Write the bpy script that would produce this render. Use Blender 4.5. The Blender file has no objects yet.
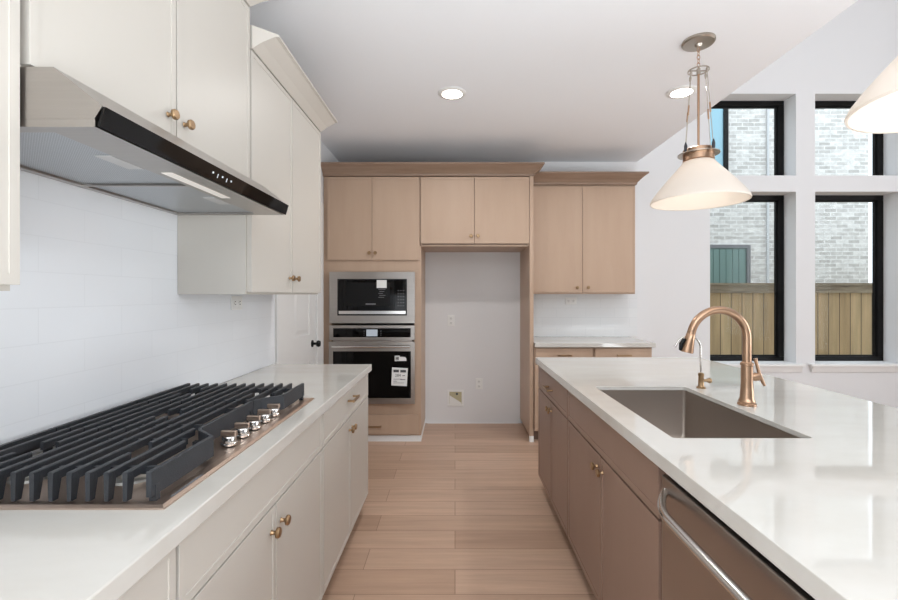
import bpy, bmesh, math, random
from mathutils import Vector, Matrix
random.seed(7)
S = bpy.context.scene
COL = S.collection
R = math.radians

# ------------------------------------------------------------ camera
cd = bpy.data.cameras.new('camera')
cam = bpy.data.objects.new('camera', cd); COL.objects.link(cam)
cam.location = (0, 0, 1.35); cam.rotation_euler = (R(90), 0, 0)
cd.sensor_width = 36; cd.lens = 36 * 440 / 898
cd.shift_x = -6 / 898; cd.shift_y = -5 / 898
cd.clip_start = 0.02
S.camera = cam

# ------------------------------------------------------------ world, lights, exposure
S.view_settings.view_transform = 'Standard'
S.view_settings.look = 'None'
S.view_settings.gamma = 1
S.view_settings.use_curve_mapping = False
S.view_settings.exposure = 0.50
w = bpy.data.worlds.new('sky'); S.world = w; w.use_nodes = True
bg = w.node_tree.nodes['Background']
bg.inputs[0].default_value = (0.88, 0.94, 1.0, 1)
bg.inputs[1].default_value = 1.55

def area(name, loc, rot, sx, sy, power, col=(1, 1, 1), shape='RECTANGLE', parent=None, spread=180):
    l = bpy.data.lights.new(name, 'AREA'); l.shape = shape; l.size = sx; l.size_y = sy
    l.energy = power; l.color = col; l.spread = R(spread)
    o = bpy.data.objects.new(name, l); COL.objects.link(o)
    o.location = loc; o.rotation_euler = rot
    if parent: o.parent = parent
    return o
# added upward fill near the floor behind the camera, brightens the ceiling
area('ceiling_fill_light', (1.0, -2.0, 0.30), (R(178), 0, 0), 5.0, 2.6, 260, (0.88, 0.955, 1.0))
area('dining_room_daylight', (6.6, 0.6, 1.7), (R(93), 0, R(98)), 3.6, 2.6, 108, (0.95, 0.98, 1.0))

# ------------------------------------------------------------ materials
def srgb(r, g, b):
    f = lambda c: (c / 255 / 12.92) if c / 255 <= .04045 else ((c / 255 + .055) / 1.055) ** 2.4
    return (f(r), f(g), f(b), 1)

def mat(name, col, rough=.5, metal=0.0, coat=0.0, bump=None, vary=None, spec=None, emis=None, es=0):
    m = bpy.data.materials.new(name); m.use_nodes = True
    nt = m.node_tree; b = nt.nodes['Principled BSDF']
    b.inputs['Base Color'].default_value = col
    b.inputs['Roughness'].default_value = rough
    b.inputs['Metallic'].default_value = metal
    b.inputs['Coat Weight'].default_value = coat
    if spec is not None: b.inputs['Specular IOR Level'].default_value = spec
    if emis: b.inputs['Emission Color'].default_value = emis; b.inputs['Emission Strength'].default_value = es
    tc = nt.nodes.new('ShaderNodeTexCoord')
    if vary:   # (scale xyz, amount, colour2)
        mp = nt.nodes.new('ShaderNodeMapping'); mp.inputs['Scale'].default_value = vary[0]
        oi = nt.nodes.new('ShaderNodeObjectInfo')
        ad = nt.nodes.new('ShaderNodeVectorMath'); ad.operation = 'ADD'
        ml = nt.nodes.new('ShaderNodeMath'); ml.operation = 'MULTIPLY'; ml.inputs[1].default_value = 37
        nt.links.new(oi.outputs['Random'], ml.inputs[0])
        nt.links.new(tc.outputs['Object'], mp.inputs[0]); nt.links.new(mp.outputs[0], ad.inputs[0]); nt.links.new(ml.outputs[0], ad.inputs[1])
        n = nt.nodes.new('ShaderNodeTexNoise'); n.inputs['Scale'].default_value = 1; n.inputs['Detail'].default_value = 5; n.inputs['Roughness'].default_value = .6
        nt.links.new(ad.outputs[0], n.inputs[0])
        rp = nt.nodes.new('ShaderNodeValToRGB'); rp.color_ramp.elements[0].position = .5 - vary[1]; rp.color_ramp.elements[1].position = .5 + vary[1]
        rp.color_ramp.elements[0].color = vary[2]; rp.color_ramp.elements[1].color = col
        nt.links.new(n.outputs['Fac'], rp.inputs[0]); nt.links.new(rp.outputs[0], b.inputs['Base Color'])
    if bump:   # (scale, strength)
        n2 = nt.nodes.new('ShaderNodeTexNoise'); n2.inputs['Scale'].default_value = bump[0]; n2.inputs['Detail'].default_value = 3
        nt.links.new(tc.outputs['Object'], n2.inputs[0])
        bp = nt.nodes.new('ShaderNodeBump'); bp.inputs['Strength'].default_value = bump[1]; bp.inputs['Distance'].default_value = .002
        nt.links.new(n2.outputs['Fac'], bp.inputs['Height']); nt.links.new(bp.outputs[0], b.inputs['Normal'])
    return m

def brick_mat(name, c1, c2, mortar, bw, rh, ms, axes, rough=.4, bump=.3, noise=None, rowoff=.5, grain=None, offy=0.0):
    m = bpy.data.materials.new(name); m.use_nodes = True
    nt = m.node_tree; b = nt.nodes['Principled BSDF']; b.inputs['Roughness'].default_value = rough
    tc = nt.nodes.new('ShaderNodeTexCoord'); sp = nt.nodes.new('ShaderNodeSeparateXYZ'); cb = nt.nodes.new('ShaderNodeCombineXYZ')
    nt.links.new(tc.outputs['Object'], sp.inputs[0])
    nt.links.new(sp.outputs[axes[0]], cb.inputs[0])
    ay = nt.nodes.new('ShaderNodeMath'); ay.operation = 'ADD'; ay.inputs[1].default_value = offy
    nt.links.new(sp.outputs[axes[1]], ay.inputs[0]); nt.links.new(ay.outputs[0], cb.inputs[1])
    br = nt.nodes.new('ShaderNodeTexBrick'); nt.links.new(cb.outputs[0], br.inputs['Vector'])
    br.inputs['Scale'].default_value = 1; br.inputs['Brick Width'].default_value = bw; br.inputs['Row Height'].default_value = rh
    br.inputs['Mortar Size'].default_value = ms; br.inputs['Mortar Smooth'].default_value = .1; br.offset = rowoff
    br.inputs['Color1'].default_value = c1; br.inputs['Color2'].default_value = c2; br.inputs['Mortar'].default_value = mortar
    last = br.outputs['Color']
    if noise:   # (scale vec, strength)
        mp = nt.nodes.new('ShaderNodeMapping'); mp.inputs['Scale'].default_value = noise[0]
        nt.links.new(tc.outputs['Object'], mp.inputs[0])
        n = nt.nodes.new('ShaderNodeTexNoise'); n.inputs['Scale'].default_value = 1; n.inputs['Detail'].default_value = 6; n.inputs['Roughness'].default_value = .62
        nt.links.new(mp.outputs[0], n.inputs[0])
        mr = nt.nodes.new('ShaderNodeMapRange'); mr.inputs[1].default_value = .3; mr.inputs[2].default_value = .7
        mr.inputs[3].default_value = 1 - noise[1]; mr.inputs[4].default_value = 1 + noise[1]
        nt.links.new(n.outputs['Fac'], mr.inputs[0])
        vm = nt.nodes.new('ShaderNodeVectorMath'); vm.operation = 'SCALE'
        nt.links.new(last, vm.inputs[0]); nt.links.new(mr.outputs[0], vm.inputs['Scale']); last = vm.outputs[0]
    nt.links.new(last, b.inputs['Base Color'])
    bp = nt.nodes.new('ShaderNodeBump'); bp.inputs['Strength'].default_value = bump; bp.inputs['Distance'].default_value = .003; bp.invert = True
    nt.links.new(br.outputs['Fac'], bp.inputs['Height']); nt.links.new(bp.outputs[0], b.inputs['Normal'])
    return m

M = {}
M['wall'] = mat('wall_paint', srgb(228, 228, 229), .7, bump=(60, .12))
M['rearwall'] = mat('bounce_cutting_grey', srgb(128, 128, 130), .8)  # mid-grey picked to cut light bounced from behind
M['niche'] = mat('grey_wall_paint', srgb(208, 212, 214), .7, bump=(60, .12))
M['ceil'] = mat('ceiling_paint', srgb(244, 246, 250), .85, bump=(90, .1))
M['trim'] = mat('white_trim', srgb(236, 236, 235), .4)
M['cream'] = mat('cream_cabinet_paint', srgb(204, 199, 191), .38)
M['wood'] = mat('taupe_stained_wood', srgb(192, 166, 145), .42, vary=((9, 9, 1.3), .35, srgb(182, 155, 133)))
M['wood_shaded'] = mat('taupe_wood_shaded', srgb(148, 122, 108), .40, vary=((9, 9, 1.3), .35, srgb(139, 113, 99)))  # taupe wood with the shade of the island fronts put into its colour
M['crown'] = mat('crown_stained_wood', srgb(158, 134, 116), .42, vary=((2.5, 30, 30), .25, srgb(128, 104, 86)))
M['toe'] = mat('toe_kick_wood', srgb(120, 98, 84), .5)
M['dark'] = mat('dark_gap', srgb(40, 36, 34), .7)
M['quartz'] = mat('white_quartz', srgb(208, 205, 199), .04, vary=((1.6, 4.0, 2), .10, srgb(202, 198, 191)), spec=.6)
M['steel'] = mat('brushed_steel', srgb(180, 175, 171), .30, 1.0, vary=((2, 90, 90), .4, srgb(166, 161, 156)))
M['steel_warm'] = mat('warm_steel', srgb(200, 180, 166), .36, 1.0)
M['sink'] = mat('sink_steel', srgb(176, 166, 157), .42, 1.0)
M['grey_metal'] = mat('satin_metal', srgb(205, 205, 205), .5, .3)
M['chrome'] = mat('chrome', srgb(215, 213, 210), .14, 1.0)
M['darksteel'] = mat('dark_stainless', srgb(172, 163, 157), .28, 1.0)
M['bronze'] = mat('champagne_bronze', srgb(180, 148, 123), .30, 1.0)
M['brass'] = mat('champagne_brass', srgb(168, 140, 108), .32, 1.0)
M['nickel'] = mat('brushed_nickel', srgb(178, 170, 160), .30, 1.0)
M['iron'] = mat('cast_iron', srgb(48, 51, 56), .5, bump=(300, .3))
M['burner'] = mat('burner_cap', srgb(28, 28, 30), .45)
M['alu'] = mat('burner_aluminium', srgb(200, 198, 192), .35, 1.0)
M['glass_blk'] = mat('black_glass', srgb(6, 6, 7), .05, spec=.25)
M['blk'] = mat('black_plastic', srgb(12, 12, 13), .35, spec=.25)
M['grey'] = mat('grey_print', srgb(120, 120, 122), .6)
M['ink'] = mat('sticker_ink', srgb(70, 72, 74), .7)
M['label'] = mat('white_sticker', srgb(232, 232, 230), .6)
M['white_plastic'] = mat('white_plastic', srgb(236, 236, 234), .35)
M['frame_blk'] = mat('black_window_frame', srgb(16, 15, 15), .5, spec=.2)
M['screen'] = mat('lit_display', srgb(120, 124, 130), .3, emis=srgb(190, 200, 210), es=.35)
M['whitedots'] = mat('panel_symbols', srgb(220, 225, 230), .3, emis=srgb(225, 235, 245), es=.15)
M['lens'] = mat('lamp_lens', srgb(255, 250, 240), .4, emis=srgb(255, 246, 232), es=9)
M['led'] = mat('led_strip', srgb(240, 236, 230), .3, emis=srgb(255, 246, 238), es=.12)
M['bulb'] = mat('bulb', srgb(255, 240, 220), .4, emis=srgb(255, 240, 222), es=1.4)
M['soil'] = mat('grass_ground', srgb(96, 104, 70), .9, vary=((3, 3, 3), .2, srgb(70, 78, 50)))
M['siding'] = mat('blue_grey_siding', srgb(150, 170, 182), .7)
M['teal'] = mat('green_grey_shutter', srgb(112, 138, 132), .5)
M['wglass'] = mat('neighbour_glass', srgb(150, 190, 205), .08)
M['rail'] = mat('fence_rail_wood', srgb(184, 166, 140), .75, vary=((3, 3, 30), .2, srgb(120, 102, 84)))
M['pull_wire'] = mat('yellowed_valve', srgb(190, 182, 150), .5)
M['fence'] = brick_mat('fence_boards', srgb(212, 182, 140), srgb(192, 160, 120), srgb(104, 88, 68), 8.0, .16, .006, (2, 0), .8, .5, ((9, 9, .9), .22), .3)
M['brick'] = brick_mat('white_brick', srgb(228, 224, 219), srgb(188, 183, 178), srgb(228, 225, 221), .24, .08, .010, (0, 2), .85, .6, ((8, 8, 14), .2))
M['floor'] = brick_mat('oak_planks', srgb(194, 163, 141), srgb(176, 145, 123), srgb(136, 108, 88), 1.22, .178, .0016, (0, 1), .36, .25, ((1.6, 26, 1), .13), .37, offy=-.026)
M['tile_left'] = brick_mat('white_tile_left', srgb(242, 245, 249), srgb(240, 243, 247), srgb(236, 239, 243), .305, .10, .0015, (1, 2), .2, .04, offy=-.914)
M['tile_back'] = brick_mat('white_tile_back', srgb(233, 235, 236), srgb(230, 232, 234), srgb(222, 225, 227), .305, .10, .0016, (0, 2), .2, .05, offy=-.914)

def mesh_filter_mat():
    m = mat('hood_mesh_filter', srgb(176, 180, 184), .38, .85)
    nt = m.node_tree; b = nt.nodes['Principled BSDF']
    tc = nt.nodes.new('ShaderNodeTexCoord'); v = nt.nodes.new('ShaderNodeTexVoronoi')
    v.inputs['Scale'].default_value = 170; v.inputs['Randomness'].default_value = 0
    nt.links.new(tc.outputs['Object'], v.inputs[0])
    rp = nt.nodes.new('ShaderNodeValToRGB'); rp.color_ramp.elements[0].position = .25; rp.color_ramp.elements[1].position = .45
    rp.color_ramp.elements[0].color = srgb(120, 124, 128); rp.color_ramp.elements[1].color = srgb(196, 200, 204)
    nt.links.new(v.outputs['Distance'], rp.inputs[0]); nt.links.new(rp.outputs[0], b.inputs['Base Color'])
    return m
M['filter'] = mesh_filter_mat()

def opal():
    m = bpy.data.materials.new('opal_glass'); m.use_nodes = True; nt = m.node_tree
    out = nt.nodes['Material Output']; b = nt.nodes['Principled BSDF']
    b.inputs['Base Color'].default_value = srgb(244, 238, 230); b.inputs['Roughness'].default_value = .25
    t = nt.nodes.new('ShaderNodeBsdfTranslucent'); t.inputs[0].default_value = srgb(250, 242, 234)
    mx = nt.nodes.new('ShaderNodeMixShader'); mx.inputs[0].default_value = .35
    nt.links.new(b.outputs[0], mx.inputs[1]); nt.links.new(t.outputs[0], mx.inputs[2]); nt.links.new(mx.outputs[0], out.inputs[0])
    return m
M['opal'] = opal()

def window_glass():
    m = bpy.data.materials.new('clear_glass'); m.use_nodes = True; nt = m.node_tree
    out = nt.nodes['Material Output']; nt.nodes.remove(nt.nodes['Principled BSDF'])
    t = nt.nodes.new('ShaderNodeBsdfTransparent'); t.inputs[0].default_value = (.95, .98, .99, 1)
    g = nt.nodes.new('ShaderNodeBsdfGlossy'); g.inputs['Roughness'].default_value = .02
    mx = nt.nodes.new('ShaderNodeMixShader'); mx.inputs[0].default_value = .004
    nt.links.new(t.outputs[0], mx.inputs[1]); nt.links.new(g.outputs[0], mx.inputs[2]); nt.links.new(mx.outputs[0], out.inputs[0])
    return m
M['pane'] = window_glass()

# ------------------------------------------------------------ mesh helpers
class MB:
    def __init__(s): s.bm = bmesh.new()
    def box(s, x0, x1, y0, y1, z0, z1):
        if x0 > x1: x0, x1 = x1, x0
        if y0 > y1: y0, y1 = y1, y0
        if z0 > z1: z0, z1 = z1, z0
        v = [s.bm.verts.new(p) for p in [(x0,y0,z0),(x1,y0,z0),(x1,y1,z0),(x0,y1,z0),(x0,y0,z1),(x1,y0,z1),(x1,y1,z1),(x0,y1,z1)]]
        for f in [(3,2,1,0),(4,5,6,7),(0,1,5,4),(1,2,6,5),(2,3,7,6),(3,0,4,7)]: s.bm.faces.new([v[i] for i in f])
        return s
    def lathe(s, prof, c=(0,0,0), n=28, axis='Z', closed=False):
        """prof: list of (r, h)."""
        rings = []
        for r, h in prof:
            ring = []
            for i in range(n):
                a = 2*math.pi*i/n; p = (r*math.cos(a), r*math.sin(a), h)
                if axis == 'X': p = (h, p[0], p[1])
                elif axis == 'Y': p = (p[1], h, p[0])
                ring.append(s.bm.verts.new((c[0]+p[0], c[1]+p[1], c[2]+p[2])))
            rings.append(ring)
        for a, b in zip(rings, rings[1:]):
            for i in range(n):
                j = (i+1) % n; s.bm.faces.new((a[i], a[j], b[j], b[i]))
        if closed:
            a, b = rings[-1], rings[0]
            for i in range(n):
                j = (i+1) % n; s.bm.faces.new((a[i], a[j], b[j], b[i]))
        else:
            s.bm.faces.new(rings[0][::-1]); s.bm.faces.new(rings[-1])
        return s
    def tube(s, pts, r, n=14):
        pts = [Vector(p) for p in pts]; rs = r if isinstance(r, (list, tuple)) else [r]*len(pts)
        rings = []; up = None
        for i, p in enumerate(pts):
            t = (pts[min(i+1, len(pts)-1)] - pts[max(i-1, 0)]).normalized()
            if up is None:
                up = Vector((0,0,1)) if abs(t.z) < .9 else Vector((0,1,0))
            u = (up - t*up.dot(t)).normalized(); v = t.cross(u); up = u
            rings.append([s.bm.verts.new(p + (u*math.cos(2*math.pi*k/n) + v*math.sin(2*math.pi*k/n))*rs[i]) for k in range(n)])
        for a, b in zip(rings, rings[1:]):
            for i in range(n):
                j = (i+1) % n; s.bm.faces.new((a[i], a[j], b[j], b[i]))
        s.bm.faces.new(rings[0][::-1]); s.bm.faces.new(rings[-1])
        return s
    def loft(s, rings, cap=True):
        rr = [[s.bm.verts.new(p) for p in r] for r in rings]; n = len(rr[0])
        for a, b in zip(rr, rr[1:]):
            for i in range(n):
                j = (i+1) % n; s.bm.faces.new((a[i], a[j], b[j], b[i]))
        if cap: s.bm.faces.new(rr[0][::-1]); s.bm.faces.new(rr[-1])
        return s
    def prism(s, poly, a0, a1, axis='X'):
        f = {'X': lambda p, a: (a, p[0], p[1]), 'Y': lambda p, a: (p[0], a, p[1]), 'Z': lambda p, a: (p[0], p[1], a)}[axis]
        return s.loft([[f(p, a0) for p in poly], [f(p, a1) for p in poly]])
    def build(s, name, m, parent=None, bevel=0, smooth=False, seg=2):
        bmesh.ops.recalc_face_normals(s.bm, faces=s.bm.faces)
        me = bpy.data.meshes.new(name); s.bm.to_mesh(me); s.bm.free()
        o = bpy.data.objects.new(name, me); COL.objects.link(o); me.materials.append(M[m])
        if parent: o.parent = parent
        if smooth:
            for p in me.polygons: p.use_smooth = True
            me.set_sharp_from_angle(angle=R(35))
        if bevel:
            b = o.modifiers.new('bevel', 'BEVEL'); b.width = bevel; b.segments = seg; b.limit_method = 'ANGLE'; b.angle_limit = R(40)
        return o

def tag(o, label=None, cat=None, group=None, kind=None):
    if label: o['label'] = label
    if cat: o['category'] = cat
    if group: o['group'] = group
    if kind: o['kind'] = kind
    return o
def struct(o, label=None):
    o['kind'] = 'structure'
    if label: o['label'] = label
    return o
def empty(name, label, cat, loc=(0,0,0), rz=0, group=None, kind=None):
    o = bpy.data.objects.new(name, None); COL.objects.link(o); o.location = loc; o.rotation_euler = (0,0,rz); o.empty_display_size = .1
    return tag(o, label, cat, group, kind)
def kids(o): return [c for c in bpy.data.objects if c.parent == o]
def copy_tree(o, parent=None):
    c = o.copy(); COL.objects.link(c)
    if parent: c.parent = parent
    for ch in kids(o): copy_tree(ch, c)
    return c

# ============================================================ SETTING
XW = -1.215      # left wall
YB = 4.63       # kitchen back wall
YD = 4.70       # dining window wall
H = 2.75
XE = 1.915      # edge of the kitchen ceiling
TOP = 5.0
struct(MB().box(XW, 8.2, -4.6, YB, -.08, 0).box(XE, 8.2, YB, YD, -.08, 0).build('floor', 'floor'), 'pale oak plank floor')
struct(MB().box(XW-.15, XW, -4.6, YB+.32, -.08, H).build('wall_left', 'wall'))
mb = MB(); mb.box(XW, XE, YB, YB+.32, -.08, TOP)
struct(mb.build('wall_back', 'wall'))
# dining wall with four window openings
XO = [(2.724, 3.643), (3.846, 4.744)]
ZO = [(.62, 2.454), (2.627, 3.50)]
mb = MB()
y0, y1 = YD, YB+.32
xs = [XE+.0005, 2.724, 3.643, 3.846, 4.744, 8.2]
for a, b in ((0,1),(2,3),(4,5)): mb.box(xs[a], xs[b], y0, y1, -.08, TOP)
for (a, b) in XO:
    mb.box(a, b, y0, y1, -.08, .62); mb.box(a, b, y0, y1, 2.454, 2.627); mb.box(a, b, y0, y1, 3.50, TOP)
struct(mb.build('wall_dining', 'wall'))
struct(MB().box(XW-.15, 8.35, -4.75, -4.6, -.08, TOP).build('wall_rear_added', 'rearwall'))  # unseen wall added to block sky light from behind; grey cuts its bounce
struct(MB().box(8.2, 8.35, -4.6, YB+.32, -.08, TOP).build('wall_right', 'wall'))
struct(MB().box(XW, XE, -4.6, YB, H, H+.2).build('ceiling', 'ceil'), 'flat kitchen ceiling')
struct(MB().box(XE-.12, XE, -4.6, YB, H+.2, TOP).build('wall_soffit', 'wall'))
struct(MB().box(XE-.12, 8.35, -4.6, YB+.32, TOP, TOP+.1).build('ceiling_dining', 'ceil'))
# baseboards
struct(MB().box(XE+.001, 8.2, YD-.014, YD, 0, .13).build('baseboard_dining', 'trim', bevel=.003))
struct(MB().box(-.29, .66, YB-.010, YB, 0, .006).build('baseboard_niche', 'trim'))
# tiles
struct(MB().box(XW, -1.155, -.3, 2.82, .914, 1.90).build('backsplash', 'tile_left'), 'white tiled backsplash on the left wall')
struct(MB().box(.724, XE-.002, YB-.012, YB, .914, 1.40).build('backsplash', 'tile_back'), 'white tiled backsplash under the right wood wall cabinet')

# windows
def window(i, x0, x1, z0, z1):
    low = .036 if z0 > 2 else .050
    ya, yb = 4.87, 4.94
    fw = .054
    root = MB()
    root.box(x0, x1, ya, yb, z1-fw, z1).box(x0, x1, ya, yb, z0, z0+low)
    root.box(x0, x0+fw, ya, yb, z0+low, z1-fw).box(x1-fw-.008, x1, ya, yb, z0+low, z1-fw)
    o = struct(root.build('window_%d' % i, 'frame_blk', bevel=.004))
    s = MB()
    a, b, c, d = x0+fw, x1-fw-.008, z0+low, z1-fw
    s.box(a, b, ya+.02, ya+.05, d-.014, d).box(a, b, ya+.02, ya+.05, c, c+.014).box(a, a+.014, ya+.02, ya+.05, c+.014, d-.014).box(b-.014, b, ya+.02, ya+.05, c+.014, d-.014)
    s.build('sash_bead', 'frame_blk', o)
    MB().box(a+.012, b-.012, ya+.032, ya+.038, c+.012, d-.012).build('pane', 'pane', o)
    return o
n = 1
for (a, b) in XO:
    for (c, d) in ZO:
        window(n, a, b, c, d); n += 1
for i, (a, b) in enumerate(XO):
    mb = MB()
    mb.box(a-.07, b+.07, YD-.05, YD, .592, .617)
    mb.prism([(YD-.018, .53), (YD, .53), (YD, .592), (YD-.035, .592)], a-.05, b+.05, 'X')
    struct(mb.build('trim_%d' % (i+1), 'trim', bevel=.003), 'white window stool and apron')

# pantry door on left wall
def pantry_door():
    ya, yb, zt = 3.14, 3.81, 2.08
    x = XW
    cs = MB()
    for y in (ya-.19, yb):
        cs.box(x, x+.022, y+.005, y+.185, 0, zt+.1)
    cs.box(x, x+.022, ya-.005, yb+.005, zt, zt+.1)
    o = struct(cs.build('door_1', 'trim', bevel=.004), 'white two-panel pantry door with wide casing')
    mb = MB(); t = x+.010
    yA, yB_ = ya+.004, yb-.004; zA, zB = .01, zt-.004; st = .155
    rects = [(yA+st, yB_-st, .25, .80), (yA+st, yB_-st, 1.025, zB-.15)]
    mb.box(x+.001, t, yA, yA+st, zA, zB).box(x+.001, t, yB_-st, yB_, zA, zB)
    for a, b in ((zA, .25), (.80, 1.025), (zB-.15, zB)): mb.box(x+.001, t, yA+st, yB_-st, a, b)
    for (a, b, c, d) in rects:
        mb.box(x+.001, x+.003, a, b, c, d)
        mb.loft([[(x+.003, a+.02, c+.02), (x+.003, b-.02, c+.02), (x+.003, b-.02, d-.02), (x+.003, a+.02, d-.02)],
                 [(x+.009, a+.05, c+.05), (x+.009, b-.05, c+.05), (x+.009, b-.05, d-.05), (x+.009, a+.05, d-.05)]])
    mb.build('door_panel', 'trim', o, bevel=.002)
    k = MB().lathe([(.03, 0), (.03, .006), (.011, .010), (.010, .035), (.024, .042), (.028, .055), (.022, .068), (.006, .072)], (t, 3.71, .94), axis='X')
    k.build('door_knob', 'blk', o, smooth=True)
pantry_door()

# ============================================================ CABINETS
def front_panel(parent, name, x0, x1, z0, z1, m, rim=.02, t=.02, rec=.0022):
    """door / drawer front with a slim raised rim; front at local y=0, back at y=t"""
    bm = MB()
    o = [(x0,0,z0),(x1,0,z0),(x1,0,z1),(x0,0,z1)]
    i1 = [(x0+rim,0,z0+rim),(x1-rim,0,z0+rim),(x1-rim,0,z1-rim),(x0+rim,0,z1-rim)]
    r2 = rim+.0002
    i2 = [(x0+r2,rec,z0+r2),(x1-r2,rec,z0+r2),(x1-r2,rec,z1-r2),(x0+r2,rec,z1-r2)]
    bk = [(x0,t,z0),(x1,t,z0),(x1,t,z1),(x0,t,z1)]
    e = .0004
    o2 = [(x0,e,z0),(x1,e,z0),(x1,e,z1),(x0,e,z1)]
    o = [(x0+e,0,z0+e),(x1-e,0,z0+e),(x1-e,0,z1-e),(x0+e,0,z1-e)]
    bm.loft([bk, o2, o, i1, i2])
    return bm.build(name, m, parent)

def knob(parent, x, z, m='brass'):
    MB().lathe([(.008, 0), (.0058, -.003), (.0055, -.012), (.0085, -.015), (.0150, -.017), (.0158, -.023), (.0130, -.027)], (x, 0, z), 18, 'Y').build('knob', m, parent, smooth=True)
def pull(parent, x, z, L=.13, m='brass'):
    mb = MB()
    for s in (-1, 1): mb.box(x+s*L/2-s*.010-.005, x+s*L/2-s*.010+.005, -.028, 0, z-.005, z+.005)
    mb.box(x-L/2, x+L/2, -.036, -.026, z-.006, z+.006)
    mb.build('pull', m, parent, bevel=.0015)

def cabinet(name, label, cat, loc, rz, W, D, z0, z1, m, fronts, toe=False, group=None, kn='brass', rim=.02, opening=None, toe_m='toe', kick=.075):
    root = empty(name, label, cat, (loc[0], loc[1], 0), rz, group)
    mb = MB()
    e = .0008
    zb = z0
    if opening:   # list of (x0,x1,za,zb) holes in the front of the carcass, built as full-depth frame
        (ox0, ox1, oz0, oz1) = opening
        mb.box(e, ox0, .021, D, zb, z1).box(ox1, W-e, .021, D, zb, z1).box(ox0, ox1, .021, D, zb, oz0).box(ox0, ox1, .021, D, oz1, z1)
    else:
        k_ = .06; fr_ = .016   # body set back behind a thin face frame, so the gaps between doors run deep
        mb.loft([[(e,D,zb),(W-e,D,zb),(W-e,D,z1),(e,D,z1)], [(e,.021,zb),(W-e,.021,zb),(W-e,.021,z1),(e,.021,z1)],
                 [(fr_,.021,zb+fr_),(W-fr_,.021,zb+fr_),(W-fr_,.021,z1-fr_),(fr_,.021,z1-fr_)], [(fr_,k_,zb+fr_),(W-fr_,k_,zb+fr_),(W-fr_,k_,z1-fr_),(fr_,k_,z1-fr_)]])
    cc = mb.build('carcass', m, root)
    if not opening:   # brown put on the inner faces to paint shade into the door gaps
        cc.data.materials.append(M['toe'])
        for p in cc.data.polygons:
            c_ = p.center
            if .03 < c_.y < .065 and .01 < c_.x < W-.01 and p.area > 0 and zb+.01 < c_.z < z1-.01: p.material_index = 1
    if toe: MB().box(e, W-e, .021+kick, D-.01, 0, zb-.0005).build('toe_kick', toe_m, root)
    for f in fronts:
        k, a, b, c, d, h = f
        o = front_panel(root, 'drawer' if k == 'drawer' else 'door' if k == 'door' else 'false_front', a, b, c, d, m, rim=rim)
        if h and k == 'door': knob(o, h[0], h[1], kn)
        if h and k == 'drawer': pull(o, h[0], h[1], h[2] if len(h) > 2 else .13, kn)
    return root

L90 = R(90)
g = .004
DT, DB, DR = .868, .105, .714      # drawer top, door bottom, drawer/door line
def pair(W, z0, z1, kz, a=g, b=None, off=.030):
    b = W-g if b is None else b
    m_ = (a+b)/2
    return [('door', a, m_-.003, z0, z1, (m_-off, kz)), ('door', m_+.003, b, z0, z1, (m_+off, kz))]

# --- left run, base
XF = -.545
base_d = abs(XW - XF) - .002
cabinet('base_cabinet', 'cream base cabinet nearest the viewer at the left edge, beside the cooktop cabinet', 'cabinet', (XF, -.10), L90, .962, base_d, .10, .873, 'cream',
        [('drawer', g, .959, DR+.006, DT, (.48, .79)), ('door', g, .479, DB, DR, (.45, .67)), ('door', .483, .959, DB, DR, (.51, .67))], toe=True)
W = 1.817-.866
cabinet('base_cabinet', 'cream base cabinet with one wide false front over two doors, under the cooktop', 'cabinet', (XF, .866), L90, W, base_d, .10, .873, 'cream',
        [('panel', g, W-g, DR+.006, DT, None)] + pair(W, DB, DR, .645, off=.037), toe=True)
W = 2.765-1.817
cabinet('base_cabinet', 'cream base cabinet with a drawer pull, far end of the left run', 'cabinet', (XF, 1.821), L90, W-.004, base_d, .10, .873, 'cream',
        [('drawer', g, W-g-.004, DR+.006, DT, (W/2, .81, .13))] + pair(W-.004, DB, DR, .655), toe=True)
ct = tag(MB().box(-1.154, -.525, -.12, 2.775, .874, .914).build('countertop', 'quartz', bevel=.003),
    'white quartz countertop along the left wall, holding the gas cooktop', 'countertop')

# --- left run, wall cabinets
XU = -.85
ud = abs(-1.155 - XU) - .001
def crown(parent, x_in, x_out, ya, yb, z0, z1, xwall, m='cream', out=.084, near=True, far=True):
    """flared crown for a left-wall cabinet, in world coordinates"""
    n0 = .0 ; o1 = .07 if near else 0; o2 = .08 if far else 0
    prof = [(0, 0), (.006, .012), (.35, .4), (.85, .86), (1, .9), (1, 1)]
    rings = []
    for t, h in prof:
        x = x_in + (x_out-x_in)*t; z = z0 + (z1-z0)*h
        rings.append([(xwall, ya, z), (x_in, ya, z), (x, ya+o1*t+.001, z), (x, yb+o2*t, z), (xwall, yb+o2*t, z)])
    o = MB().loft(rings).build('crown_molding', m)
    o.parent = parent
    o.matrix_parent_inverse = (Matrix.Translation(parent.location) @ parent.rotation_euler.to_matrix().to_4x4()).inverted()
    return o

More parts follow.
